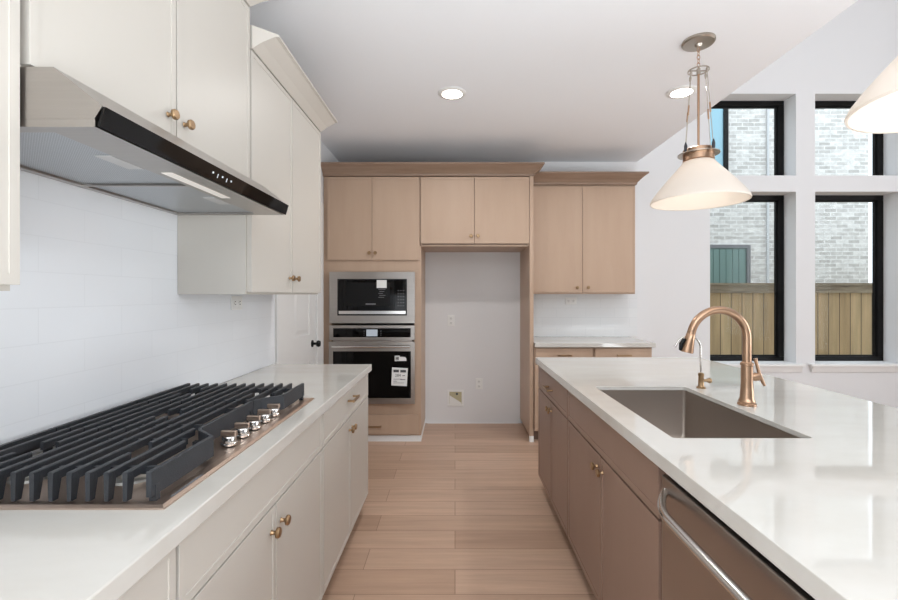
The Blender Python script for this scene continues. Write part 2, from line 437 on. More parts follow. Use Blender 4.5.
nc = cabinet('wall_cabinet', 'cream wall cabinet cut off by the left edge, left of the range hood', 'cabinet', (XU, -.06), L90, .922, ud, 1.358, 2.548, 'cream',
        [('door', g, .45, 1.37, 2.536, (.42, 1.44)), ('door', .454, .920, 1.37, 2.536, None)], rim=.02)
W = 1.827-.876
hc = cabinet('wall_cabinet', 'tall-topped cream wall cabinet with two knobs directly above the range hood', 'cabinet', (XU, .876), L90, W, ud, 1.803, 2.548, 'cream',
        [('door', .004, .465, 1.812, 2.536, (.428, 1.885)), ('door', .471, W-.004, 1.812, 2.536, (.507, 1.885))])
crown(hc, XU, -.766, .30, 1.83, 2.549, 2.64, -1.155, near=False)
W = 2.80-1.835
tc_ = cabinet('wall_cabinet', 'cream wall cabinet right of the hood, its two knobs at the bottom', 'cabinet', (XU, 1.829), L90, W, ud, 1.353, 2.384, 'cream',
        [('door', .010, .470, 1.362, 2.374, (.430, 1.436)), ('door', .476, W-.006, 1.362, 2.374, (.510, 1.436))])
crown(tc_, XU, -.766, 1.845, 2.795, 2.385, 2.482, -1.155)

# --- oven tower
YT = 4.04
XT = -1.213; WT = .901
S4 = 440/YT
def px(x): return (x-455)/S4        # front-plane photo column -> x
def pz(y): return 1.35+(295-y)/S4
td = YB-YT-.002
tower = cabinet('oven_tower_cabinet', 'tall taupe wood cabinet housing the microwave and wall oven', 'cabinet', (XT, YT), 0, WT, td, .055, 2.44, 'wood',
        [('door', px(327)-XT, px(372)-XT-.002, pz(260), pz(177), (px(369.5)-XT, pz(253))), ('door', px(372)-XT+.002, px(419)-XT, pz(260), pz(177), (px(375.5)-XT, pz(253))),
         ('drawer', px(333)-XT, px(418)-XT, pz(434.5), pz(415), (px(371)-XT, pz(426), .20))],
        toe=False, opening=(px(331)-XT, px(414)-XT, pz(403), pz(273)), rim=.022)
MB().box(.0, WT, .015, td, 0, .054).build('base_molding', 'trim', tower)
# fridge opening cabinet and side panel
XP = px(421)+.002; WP = .684-XP
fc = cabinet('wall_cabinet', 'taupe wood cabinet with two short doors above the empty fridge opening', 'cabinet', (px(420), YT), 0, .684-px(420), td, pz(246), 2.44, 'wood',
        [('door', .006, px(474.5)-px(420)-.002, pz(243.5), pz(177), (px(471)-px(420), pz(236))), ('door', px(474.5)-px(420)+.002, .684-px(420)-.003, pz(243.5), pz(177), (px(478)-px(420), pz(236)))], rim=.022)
pn = empty('fridge_side_panel', 'tall taupe wood end panel standing right of the empty fridge opening', 'panel', (.685, YT, 0))
MB().box(0, .036, .0, td, .055, 2.44).build('panel', 'wood', pn)
MB().box(0, .037, -.004, .03, 0, .0545).build('base_molding', 'trim', pn)

def crown_back(parent_name, label, x0, x1, yf, z0, z1, out, right_ret=True, left_ret=False, ycut=4.205):
    prof = [(0, 0), (.08, .03), (.12, .2), (.45, .5), (.88, .82), (1, .86), (1, 1)]
    rings = []
    for t, h in prof:
        d = out*t; z = z0+(z1-z0)*h
        xa = x0-(d if left_ret else 0); xb = x1+(d if right_ret else 0)
        rings.append([(xa, YB-.003, z), (xa, yf-d, z), (xb, yf-d, z), (xb, ycut, z), (x1, ycut, z), (x1, YB-.003, z)])
    return MB().loft(rings).build('crown_molding', 'crown')
c1 = crown_back('', '', XT, .722, YT+.002, 2.4405, 2.545, .085)
tag(c1, 'long brown wood crown molding along the top of the oven tower and fridge cabinets', 'molding')

# --- right back run
YU = 4.30
S5 = 440/YU
x5 = lambda x: (x-455)/S5
z5 = lambda y: 1.35+(295-y)/S5
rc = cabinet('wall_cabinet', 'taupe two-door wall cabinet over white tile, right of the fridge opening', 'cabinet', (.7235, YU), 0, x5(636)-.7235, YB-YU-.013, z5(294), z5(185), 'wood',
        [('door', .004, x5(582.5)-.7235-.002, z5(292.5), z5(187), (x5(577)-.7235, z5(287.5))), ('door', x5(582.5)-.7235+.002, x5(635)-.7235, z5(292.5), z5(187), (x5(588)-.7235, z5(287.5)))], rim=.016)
c2 = crown_back('', '', .7235, x5(636), YU+.002, z5(185)+.0005, z5(174), .09, ycut=4.6)
tag(c2, 'short brown wood crown molding on top of the right wood wall cabinet', 'molding')

YBB = 4.02
S6 = 440/YBB
x6 = lambda x: (x-455)/S6
for i, (a, b, lab) in enumerate([(533.6, 594, 'taupe base cabinet against the back wall, next to the fridge panel'), (594, 653, 'taupe base cabinet at the right end of the back wall run')]):
    xa = max(x6(a), .7265); W = x6(b)-xa
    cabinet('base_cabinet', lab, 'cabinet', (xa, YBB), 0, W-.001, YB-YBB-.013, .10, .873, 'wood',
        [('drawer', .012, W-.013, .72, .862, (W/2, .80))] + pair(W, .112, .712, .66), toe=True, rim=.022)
tag(MB().box(.7265, 1.825, 3.995, YB-.013, .874, .914).build('countertop', 'quartz', bevel=.003),
    'white quartz countertop on the short back wall run below the wood wall cabinet', 'countertop')

# --- island
XI = .578; DI = 1.66-XI
L_90 = R(-90)
def isl(name, label, y1, y0, fronts, **k):
    return cabinet(name, label, 'cabinet', (XI, y1), L_90, y1-y0, DI, .10, .873, 'wood_shaded', fronts, toe=True, **k)
W = 3.055-2.262
isl('base_cabinet', 'brown island cabinet at the far end, one drawer with pull over two narrow doors', 3.055, 2.262,
    [('drawer', g, W-g, DR+.001, .862, (W/2, .785, .13))] + pair(W, DB, DR-.008, .655), kn='brass', rim=.024)
W = 2.26-1.234
sc = empty('sink_base_cabinet', 'brown island cabinet below the sink, false front over two wide doors', 'cabinet', (XI, 2.26, 0), L_90)
MB().box(.001, W-.001, .021, .040, .10, .873).box(.001, W-.001, .6, DI, .10, .873).box(.001, .02, .05, .6, .10, .873).box(W-.02, W-.001, .05, .6, .10, .873).box(.02, W-.02, .05, .6, .10, .12).build('carcass', 'wood_shaded', sc)
MB().box(.001, W-.001, .096, DI-.01, 0, .0995).build('toe_kick', 'toe', sc)
front_panel(sc, 'false_front', g, W-.016, DR+.001, .862, 'wood_shaded', rim=.024)
for k, a, b, c, d, h in pair(W, DB, DR-.008, .655, off=.034, b=W-.016):
    o = front_panel(sc, 'door', a, b, c, d, 'wood_shaded', rim=.024); knob(o, h[0], h[1])
W = .60
isl('base_cabinet', 'brown island cabinet nearest the viewer, mostly below the picture', .600, .0,
    [('drawer', g, W-g, DR+.001, .862, (W/2, .785, .13))] + pair(W, DB, DR-.008, .655), rim=.024)

# island top with sink cut-out
def slab_hole(x0, x1, y0, y1, hx0, hx1, hy0, hy1, z0, z1, rad=.012):
    bm = bmesh.new()
    outer = [(x0,y0),(x1,y0),(x1,y1),(x0,y1)]
    def arc(cx, cy, a0):
        return [(cx+rad*math.cos(R(a0+k*30)), cy+rad*math.sin(R(a0+k*30))) for k in range(4)]
    hole = arc(hx0+rad, hy0+rad, 180) + arc(hx1-rad, hy0+rad, 270) + arc(hx1-rad, hy1-rad, 0) + arc(hx0+rad, hy1-rad, 90)
    def layer(z): return [bm.verts.new((x,y,z)) for x,y in outer], [bm.verts.new((x,y,z)) for x,y in hole]
    ot, ht = layer(z1); ob = [bm.verts.new((x,y,z0)) for x,y in outer]
    zl = z1-.018; cx, cy = (hx0+hx1)/2, (hy0+hy1)/2
    hl = [bm.verts.new((x,y,zl)) for x,y in hole]
    h2 = [(x+(.05 if x > cx else -.05), y+(.05 if y > cy else -.05)) for x, y in hole]
    hw = [bm.verts.new((x,y,zl)) for x,y in h2]; hb = [bm.verts.new((x,y,z0)) for x,y in h2]
    for o, h in ((ot, ht), (ob, hb)):
        for q in range(4):
            seg = h[q*4:q*4+4]
            bm.faces.new([o[q]] + seg[::-1]) if False else None
            # fan at the corner
            for k in range(3): bm.faces.new([o[q], seg[k], seg[k+1]])
            nx = (q+1) % 4
            bm.faces.new([o[q], o[nx], h[nx*4], seg[3]])
    for i in range(4):
        j = (i+1) % 4; bm.faces.new([ot[i], ot[j], ob[j], ob[i]])
    n = len(ht)
    for i in range(n):
        j = (i+1) % n; bm.faces.new([ht[i], ht[j], hl[j], hl[i]]); bm.faces.new([hl[i], hl[j], hw[j], hw[i]]); bm.faces.new([hw[i], hw[j], hb[j], hb[i]])
    m_ = MB(); m_.bm.free(); m_.bm = bm
    return m_
SX0, SX1, SY0, SY1 = .665, 1.094, 1.342, 2.097
o = slab_hole(.562, 1.705, -.02, 3.08, SX0, SX1, SY0, SY1, .874, .914).build('countertop', 'quartz', bevel=.002)
tag(o, 'white quartz island countertop with the sink cut into it', 'countertop')

def rrect(x0, x1, y0, y1, z, r, n=5):
    out = []
    for cx, cy, a in ((x0+r, y0+r, 180), (x1-r, y0+r, 270), (x1-r, y1-r, 0), (x0+r, y1-r, 90)):
        for k in range(n+1): t = R(a+90*k/n); out.append((cx+r*math.cos(t), cy+r*math.sin(t), z))
    return out
sk = empty('sink', 'stainless steel undermount single-bowl sink in the island', 'sink', ((SX0+SX1)/2, (SY0+SY1)/2, .64))
def rel(pts, o): return [(p[0]-o[0], p[1]-o[1], p[2]-o[2]) for p in pts]
oo = sk.location
e = -.004
rings = [rrect(SX0-.03, SX1+.03, SY0-.03, SY1+.03, .8955, .03), rrect(SX0-e*0-.004, SX1+.004, SY0-.004, SY1+.004, .8955, .014)]
rings += [rrect(SX0-.004, SX1+.004, SY0-.004, SY1+.004, .69, .014), rrect(SX0+.002, SX1-.002, SY0+.002, SY1-.002, .672, .018), rrect(SX0+.02, SX1-.02, SY0+.02, SY1-.02, .662, .03), rrect(SX0+.17, SX1-.17, SY0+.34, SY1-.34, .658, .03)]
mb = MB(); mb.loft([rel(r, oo) for r in rings], cap=False)
mb.bm.faces.new([v for v in list(mb.bm.verts)[-24:]])
b = mb.build('basin', 'sink', sk, smooth=True)
sol = b.modifiers.new('thickness', 'SOLIDIFY'); sol.thickness = .0012; sol.offset = 0
MB().lathe([(.045, .659), (.045, .661), (.036, .662), (.034, .6605), (.006, .6605)], (-.0, .0, -.64), 28).build('drain', 'chrome', sk, smooth=True)

# ============================================================ APPLIANCES
# --- wall oven
def front_box(root, name, x0, x1, z0, z1, y0, y1, m, bevel=.002):
    return MB().box(x0, x1, y0, y1, z0, z1).build(name, m, root, bevel=bevel)
ov = empty('wall_oven', 'stainless wall oven with black glass door and white stickers, below the microwave', 'oven', (px(373), YT, pz(403)))
ox, oz = ov.location.x, ov.location.z
X = lambda p: px(p)-ox
Z = lambda p: pz(p)-oz
front_box(ov, 'body', X(333), X(412), Z(402), Z(327), -.002, .52, 'darksteel', 0)
front_box(ov, 'control_panel', X(330), X(415), Z(339.8), Z(325.2), -.024, -.003, 'steel')
cp = front_box(ov, 'control_glass', X(334), X(411), Z(337), Z(328), -.027, -.0241, 'glass_blk', .001)
front_box(ov, 'display', X(367), X(378), Z(336), Z(329.3), -.0278, -.0271, 'screen', 0)
for i in range(3):
    for s in (364.3, 381):
        MB().box(X(s), X(s+.8), -.0276, -.0271, Z(331.2+i*2), Z(330.6+i*2)).build('touch_symbol', 'grey', ov)
dr = MB()
for a, b_, c, d in ((330, 334, 403, 341.5), (411.3, 415, 403, 341.5), (334, 411.3, 403, 397.3), (334, 411.3, 350.8, 341.5)):
    dr.box(X(a), X(b_), -.036, -.003, Z(c), Z(d))
door = dr.build('door', 'steel', ov)
front_box(door, 'door_glass', X(334)+.0005, X(411.3)-.0005, Z(397.3)+.0005, Z(350.8)-.0005, -.034, -.004, 'glass_blk', 0)
mb = MB(); hz = Z(346)
mb.tube([(X(334), -.075, hz), (X(411), -.075, hz)], .0105, 16)
for s in (338, 407): mb.box(X(s)-.008, X(s)+.008, -.070, -.0361, hz-.009, hz+.009)
mb.build('handle', 'chrome', door, smooth=True)
st = empty('energy_sticker', 'large white paper label low on the right of the oven glass', 'sticker', (px(400), YT-.0345, pz(376)))
def quad(root, name, pts, m, y=0, t=.0006):
    return MB().prism(pts, y-t, y, 'Y').build(name, m, root)
u = 1/S4
quad(st, 'paper', [(-8.2*u, -8.6*u), (7.3*u, -9.4*u), (8.3*u, 8.4*u), (-7.4*u, 9.2*u)], 'label')
mb = MB()
for (a, b_, c, d) in ((-6, -.6, 4.4, 6.9), (.8, 6.4, 4.2, 6.7), (-6, 2, -2.6, -2.2), (1, 5.8, -3.2, -2.6), (-6.2, -2.5, -4.6, -4.2), (-6.2, 4.5, -6.3, -6)):
    MB().box(a*u, b_*u, -.0013, -.0007, c*u, d*u).build('printed_bar', 'ink', st)
def text(body, parent, loc, size, m, rot=(R(90), 0, 0), name='lettering'):
    c = bpy.data.curves.new(name, 'FONT'); c.body = body; c.size = size; c.align_x = 'CENTER'; c.align_y = 'CENTER'; c.extrude = .0002
    t_ = bpy.data.objects.new('tmp', c); COL.objects.link(t_)
    bpy.context.view_layer.update()
    me = bpy.data.meshes.new_from_object(t_.evaluated_get(bpy.context.evaluated_depsgraph_get()))
    bpy.data.objects.remove(t_)
    o = bpy.data.objects.new(name, me); COL.objects.link(o); me.materials.clear(); me.materials.append(M[m])
    o.parent = parent; o.location = loc; o.rotation_euler = rot
    return o
text('284', st, (-1.6*u, -.0010, 1.2*u), 3.9*u, 'ink')
MB().box(2.8*u, 5.4*u, -.0013, -.0007, .7*u, 1.3*u).build('printed_bar', 'ink', st)
st2 = empty('oven_sticker', 'small white label at the top right of the oven glass', 'sticker', (px(401), YT-.0345, pz(357.8)))
quad(st2, 'paper', [(-5.8*u, -2.8*u), (5.8*u, -2.6*u), (5.8*u, -.2*u), (4.5*u, 1.4*u), (-.8*u, 1.6*u), (-.8*u, 2.7*u), (-5.8*u, 2.6*u)], 'label')
mb = MB()
for p in ((-4.8, -3.9, -1.6, 1.6), (-3.2, -1.9, -1.6, 1.6), (-4.8, -1.9, -.3, .3)): mb.box(p[0]*u, p[1]*u, -.0012, -.0007, p[2]*u, p[3]*u)
mb.build('printed_mark', 'ink', st2)

# --- microwave
mw = empty('microwave', 'built-in microwave with wide stainless trim, above the wall oven', 'microwave', (px(372.5), YT, pz(323)))
ox, oz = mw.location.x, mw.location.z
tr = MB()
for a, b_, c, d in ((330, 338, 323, 272), (407.2, 415, 323, 272), (338, 407.2, 323, 315.4), (338, 407.2, 279, 272)):
    tr.box(X(a), X(b_), -.022, -.002, Z(c), Z(d))
tr.build('trim_kit', 'steel', mw)
front_box(mw, 'body', X(339), X(406.3), Z(314.8), Z(280), .001, .45, 'blk', 0)
bz = MB()
for a, b_, c, d in ((338, 407.2, 280, 279), (338, 407.2, 315.4, 314.2), (338, 338.8, 314.2, 280), (406.4, 407.2, 314.2, 280)): bz.box(X(a), X(b_), -.020, -.001, Z(c), Z(d))
bz.build('bezel', 'blk', mw)
dg = front_box(mw, 'door', X(339), X(395), Z(310.4), Z(280.3), -.016, -.0005, 'glass_blk', 0)
front_box(dg, 'window_screen', X(347), X(390), Z(306), Z(282.5), -.0168, -.0161, 'blk', 0)
front_box(mw, 'control_panel', X(395.3), X(406.2), Z(310.4), Z(280.3), -.016, -.0005, 'glass_blk', 0)
for i in range(3):
    for j in range(6):
        MB().box(X(398+i*2.6), X(399+i*2.6), -.0172, -.0161, Z(291+j*3), Z(290.2+j*3)).build('keypad_button', 'grey', mw)
front_box(mw, 'lower_bar', X(339.2), X(406), Z(314), Z(310.8), -.019, -.001, 'chrome', .001)
front_box(mw, 'badge', X(366), X(376), Z(304.6), Z(303.4), -.0176, -.0169, 'grey', 0)
sm = tag(MB().box(-.0455, .0455, -.0008, 0, -.04, .04).build('microwave_sticker', 'label'), 'square white label at the top of the microwave door', 'sticker')
sm.location = (px(382), YT-.0172, pz(283.7))
sm2 = MB().box(-.045, .045, -.0008, 0, -.055, .05).build('instruction_sticker', 'blk')
sm2.location = (px(382.5), YT-.0172, pz(293.5)); tag(sm2, 'dark printed sheet on the microwave door below the white label', 'sticker')
mb = MB()
for i in range(5): MB().box(-.035+.01*(i % 2), .03-.012*(i % 3), -.0013, -.0009, .035-i*.018, .039-i*.018).build('printed_line', 'grey', sm2)

# --- dishwasher (local frame like the island cabinets)
dw = empty('dishwasher', 'stainless dishwasher with a long curved bar handle, built into the island', 'dishwasher', (XI, 1.222, 0), L_90)
Wd = .612
front_box(dw, 'body', .004, Wd-.004, .10, .868, .03, .58, 'blk', 0)
front_box(dw, 'door', .003, Wd-.003, .115, .853, -.006, .0295, 'darksteel', .003)
front_box(dw, 'control_strip', .003, Wd-.003, .8535, .868, .010, .0295, 'blk', .001)
front_box(dw, 'toe_kick', .004, Wd-.004, .0, .0995, .09, .12, 'blk', 0)
pts = []
for i in range(25):
    t = i/24; x = .028+t*(Wd-.056)
    e_ = min(t, 1-t)/.5; s = 1-(1-min(1, e_*2.2))**2.2
    pts.append((x, -.008-.050*s, .818-.028*s*.6))
mb = MB(); mb.tube(pts, [.009+.003*min(1, min(i, 24-i)/4) for i in range(25)], 14)
mb.build('handle', 'chrome', dw, smooth=True)

# --- range hood (world coords, root at hood's near bottom)
hd = empty('range_hood', 'stainless under-cabinet range hood with a black glass control strip', 'range hood', (-1.15, 1.339, 1.68))
def W2(o):  # parent keeping world coordinates
    r = o.parent; o.matrix_parent_inverse = Matrix.Translation(r.location).inverted(); return o
ya, yb = .866, 1.822
xb = -1.153; zt = 1.799; zb_ = 1.681
W2(MB().prism([(xb, zt), (xb, zb_+.016), (-.71, zb_+.016), (-.694, 1.722), (-.700, 1.727), (-.79, zt)], ya, yb, 'Y').build('canopy', 'steel', hd))
# glass strip on the slanted front
W2(MB().prism([(-.694, 1.7215), (-.706, zb_+.003), (-.700, zb_), (-.688, 1.7205)], ya+.002, yb-.001, 'Y').build('control_glass', 'glass_blk', hd))
# underside frame
mb = MB()
zf = zb_+.0158
mb.box(-.815, -.7085, ya, yb, zb_, zf).box(xb, -1.128, ya, yb, zb_, zf).box(-1.128, -.815, ya, ya+.03, zb_, zf).box(-1.128, -.815, yb-.03, yb, zb_, zf).box(-1.128, -.815, 1.333, 1.345, zb_, zf)
W2(mb.build('underside_frame', 'steel', hd))
for a, b_ in ((ya+.031, 1.332), (1.346, yb-.031)):
    f = W2(MB().box(-1.127, -.816, a, b_, zb_+.006, zb_+.014).build('mesh_filter', 'filter', hd))
    yc = (a+b_)/2
    h_ = MB().box(-.868, -.826, yc-.055, yc+.055, zb_+.003, zb_+.0058).build('filter_handle', 'grey_metal', f); h_.matrix_parent_inverse = Matrix.Translation(hd.location).inverted(); 
    h_.matrix_parent_inverse = f.matrix_parent_inverse.copy() @ Matrix.Identity(4)
    h_.matrix_parent_inverse = Matrix.Identity(4)
W2(MB().box(-.795, -.765, 1.19, 1.50, zb_-.0012, zb_-.0002).build('light_strip', 'led', hd))
W2(MB().prism([(-.6938, 1.7115), (-.6973, 1.6965), (-.6953, 1.6965), (-.6921, 1.7115)], .885, .915, 'Y').build('badge', 'grey', hd))
# strip symbols
def on_glass(y, t):   # point on the glass face
    return (-.688+(-.700+.688)*t-(-.0004), y, 1.7205+(zb_-1.7205)*t)
for i, y in enumerate((1.262, 1.288, 1.313, 1.338, 1.363)):
    ww = .003 if i % 2 == 0 else .0012
    p = on_glass(y, .42); q = on_glass(y, .42+(.12 if i % 2 == 0 else .28))
    mb = MB(); mb.loft([[(p[0]+.0006, y-ww, p[2]), (p[0]+.0006, y+ww, p[2]), (p[0]-.001, y+ww, p[2]), (p[0]-.001, y-ww, p[2])],
             [(q[0]+.0006, y-ww, q[2]), (q[0]+.0006, y+ww, q[2]), (q[0]-.001, y+ww, q[2]), (q[0]-.001, y-ww, q[2])]])
    W2(mb.build('touch_symbol', 'whitedots', hd))

# --- gas cooktop
ck = empty('gas_cooktop', 'five-burner gas cooktop with black cast iron grates and a row of front knobs', 'cooktop', (-.857, 1.368, .914))
C0, C1, CX0, CX1 = .892, 1.845, -1.125, -.590
zt = .9145
mb = MB()
mb.loft([[(CX0, C0, zt), (CX1, C0, zt), (CX1, C1, zt), (CX0, C1, zt)], [(CX0, C0, zt+.003), (CX1, C0, zt+.003), (CX1, C1, zt+.003), (CX0, C1, zt+.003)],
         [(CX0+.008, C0+.008, zt+.007), (CX1-.008, C0+.008, zt+.007), (CX1-.008, C1-.008, zt+.007), (CX0+.008, C1-.008, zt+.007)],
         [(CX0+.022, C0+.022, zt+.007), (CX1-.03, C0+.022, zt+.007), (CX1-.03, C1-.022, zt+.007), (CX0+.022, C1-.022, zt+.007)],
         [(CX0+.03, C0+.03, zt+.004), (CX1-.036, C0+.03, zt+.004), (CX1-.036, C1-.03, zt+.004), (CX0+.03, C1-.03, zt+.004)]])
W2(mb.build('tray', 'steel_warm', ck))
zs = zt+.0042
for (x, y, r) in ((-.76, 1.045, .036), (-1.0, 1.045, .030), (-.90, 1.368, .048), (-.76, 1.69, .030), (-1.0, 1.69, .036)):
    b_ = W2(MB().lathe([(r+.016, 0), (r+.014, .006), (r+.002, .010), (r, .022), (.01, .022)], (x, y, zs), 28).build('burner', 'alu', ck, smooth=True))
    c_ = MB().lathe([(r-.002, .0225), (r+.002, .024), (r+.002, .030), (r-.006, .034), (.004, .034)], (x, y, zs), 28).build('burner_cap', 'burner', b_, smooth=True)
def bar_y(mb, x, y0, y1, zt_, h=.020, w=.0055, legs=(False, False), leg_z=None):
    """one tapered finger running along y"""
    def sec(y, zb_):
        return [(x-w, y, zt_-.002), (x-w+.002, y, zt_), (x+w-.002, y, zt_), (x+w, y, zt_-.002), (x+w*.75, y, zb_), (x-w*.75, y, zb_)]
    zl = leg_z if leg_z else zt_-h
    ys = [(y0, zl if legs[0] else zt_-h)]
    if legs[0]: ys += [(y0+.014, zl), (y0+.022, zt_-h)]
    if legs[1]: ys += [(y1-.022, zt_-h), (y1-.014, zl)]
    ys += [(y1, zl if legs[1] else zt_-h)]
    mb.loft([sec(a, b) for a, b in ys])
ZG = .984
def front_bar(mb, pts, w=.0055, h=.052):
    rings = []
    for i, (x, y) in enumerate(pts):
        rings.append([(x-w, y, ZG-h), (x+w, y, ZG-h), (x+w, y, ZG), (x-w, y, ZG)])
    mb.loft(rings)
def cross_bar(mb, y, x0, x1, w=.005, zt_=ZG-.010, h=.016):
    mb.box(x0, x1, y-w, y+w, zt_-h, zt_)
def grate(kind, y0, y1):
    mb = MB(); yc = (y0+y1)/2
    xs = [-1.105+.0385*i for i in range(12)]   # ... -.6815
    xf = -.632
    legz = zt+.009
    if kind == 'mid': xf = -.702
    pf = {'near': [(xf, y0), (xf, y0+.235), (-.690, y0+.285), (-.702, y1)], 'mid': [(xf, y0), (xf, y1)], 'far': [(-.702, y0), (-.690, y0+.03), (xf, y0+.085), (xf, y1)]}[kind]
    front_bar(mb, pf)
    front_bar(mb, [(-1.105, y0), (-1.105, y1)], h=.040)
    for i, x in enumerate(xs[1:]):
        if x > xf-.02 and kind == 'mid': continue
        if x > -.70 and kind == 'near':
            bar_y(mb, x, y0, y0+.20, ZG, legs=(True, False), leg_z=legz); continue
        if x > -.70 and kind == 'far':
            bar_y(mb, x, y1-.18, y1, ZG, legs=(False, True), leg_z=legz); continue
        lg = (kind == 'near', kind == 'far')
        if kind == 'mid':
            gap = abs(x+.90) < .05
        else:
            gap = min(abs(x+.76), abs(x+1.0)) < .03
        if gap:
            bar_y(mb, x, y0, yc-.035, ZG, legs=(lg[0], False), leg_z=legz); bar_y(mb, x, yc+.035, y1, ZG, legs=(False, lg[1]), leg_z=legz)
        else:
            bar_y(mb, x, y0, y1, ZG, legs=lg, leg_z=legz)
    x1 = xf if kind == 'mid' else -.69
    for y in (y0+.06, y1-.06): cross_bar(mb, y, -1.105, xf if (kind == 'near' and y < yc) or (kind == 'far' and y > yc) or kind == 'mid' else -.702)
    # feet
    for y in (y0+.018, y1-.018):
        for x in (-1.105, pf[0][0] if y < yc else pf[-1][0]):
            mb.box(x-.007, x+.007, y-.007, y+.007, zt+.0045, ZG-.03)
    o = W2(mb.build('grate', 'iron', ck))
    return o
grate('near', .908, 1.212); grate('mid', 1.216, 1.520); grate('far', 1.524, 1.828)
for y in (1.262, 1.340, 1.418, 1.496, 1.572):
    k = W2(MB().lathe([(.022, 0), (.022, .005), (.019, .007), (.019, .022), (.017, .025), (.004, .025)], (-.648, y, zt+.0072), 26).build('control_knob', 'chrome', ck, smooth=True))
    MB().box(-.670, -.626, y-.0055, y+.0055, zt+.0325, zt+.047).build('knob_grip', 'steel_warm', k, bevel=.002)
W2(MB().box(-.606, -.600, .935, 1.05, zt+.0071, zt+.0074).build('badge', 'grey', ck))

# ============================================================ FAUCETS
fx, fy, fz = 1.157, 1.744, .9145
fa = empty('kitchen_faucet', 'tall champagne bronze gooseneck kitchen faucet behind the island sink', 'faucet', (fx, fy, fz))
MB().lathe([(.033, 0), (.033, .007), (.029, .010), (.030, .016), (.026, .024), (.0245, .03), (.021, .09), (.021, .155), (.0235, .158), (.0235, .166), (.019, .169), (.017, .172)], n=32).build('body', 'bronze', fa, smooth=True)
pts = [(0, 0, .168), (0, 0, .22)]
cz = .265; rr = .111
for i in range(24):
    a = R(166*i/23); pts.append((-rr+rr*math.cos(a), 0, cz+rr*math.sin(a)))
MB().tube(pts, .0155, 20).build('spout', 'bronze', fa, smooth=True)
a = R(166); p = Vector((-rr+rr*math.cos(a), 0, cz+rr*math.sin(a))); d = Vector((-math.sin(a), 0, math.cos(a)))
q = [p+d*s for s in (.0, .012, .014, .035, .080, .086, .087)]
hdq = MB().tube(q, [.0157, .0157, .0172, .0178, .0245, .024, .018], 22).build('spray_head', 'bronze', fa, smooth=True)
pp = p+d*.058; nrm = Vector((d.z, 0, -d.x))
if nrm.x > 0: nrm = -nrm
MB().tube([pp+nrm*.012-d*.02, pp+nrm*.021-d*.018, pp+nrm*.0275, pp+nrm*.024+d*.022, pp+nrm*.014+d*.024], [.006, .008, .009, .008, .006], 10).build('spray_button', 'blk', hdq, smooth=True)
# side lever
MB().tube([(.018, -.0, .112), (.030, -.002, .112), (.044, -.004, .112)], [.015, .017, .015], 18).build('handle_hub', 'bronze', fa, smooth=True)
MB().tube([(.062, -.012, .078), (.056, -.008, .095), (.047, -.003, .125), (.040, .002, .160), (.036, .004, .184)], [.005, .0065, .0062, .0058, .0068], 12).build('lever', 'bronze', fa, smooth=True)

f2 = empty('water_filter_faucet', 'small brass drinking water faucet with a thin curved spout, beyond the tall faucet', 'faucet', (1.152, 2.06, .9145))
MB().lathe([(.020, 0), (.020, .005), (.015, .008), (.0125, .014), (.0115, .055), (.013, .058), (.013, .068), (.006, .073)], n=22).build('body', 'brass', f2, smooth=True)
pts = [(0, 0, .07), (-.002, 0, .14), (-.002, 0, .185)]
for i in range(1, 18):
    a = R(150*i/17); pts.append((-.002-.058+.058*math.cos(a), 0, .185+.058*math.sin(a)))
pts.append((pts[-1][0]-.014, 0, pts[-1][2]-.022))
MB().tube(pts, .0045, 12).build('spout', 'chrome', f2, smooth=True)
MB().tube([(.011, -.002, .036), (.022, -.003, .036), (.036, -.005, .036), (.044, -.006, .036)], [.006, .0065, .013, .010], 14).build('tap_handle', 'brass', f2, smooth=True)

# ============================================================ LAMPS
def can_light(x, y, label, first=[None]):
    if first[0] is None:
        r = empty('recessed_ceiling_light', label, 'ceiling light', (x, y, H))
        MB().lathe([(.098, -.0005), (.098, -.004), (.090, -.009), (.070, -.010), (.070, -.0005)], n=36, closed=True).build('trim_ring', 'trim', r, smooth=True)
        MB().lathe([(.0695, -.0045), (.0695, -.0075), (.001, -.0075), (.001, -.0045)], n=36, closed=True).build('lens', 'lens', r)
        area('lamp_light', (0, 0, -.012), (0, 0, 0), .12, .12, 5, (1.0, .985, .96), 'DISK', r, spread=150)
        first[0] = r; return r
    r = copy_tree(first[0]); r.location = (x, y, H); r['label'] = label
    return r
can_light(-.02, 3.05, 'round recessed ceiling light above the walkway, left of the pendant')
can_light(1.56, 3.03, 'round recessed ceiling light seen just behind the cables of the far pendant')
can_light(1.56, -.9, 'round recessed ceiling light above the near end of the island, behind the viewer')
can_light(-.02, -.9, 'round recessed ceiling light over the walkway behind the viewer')

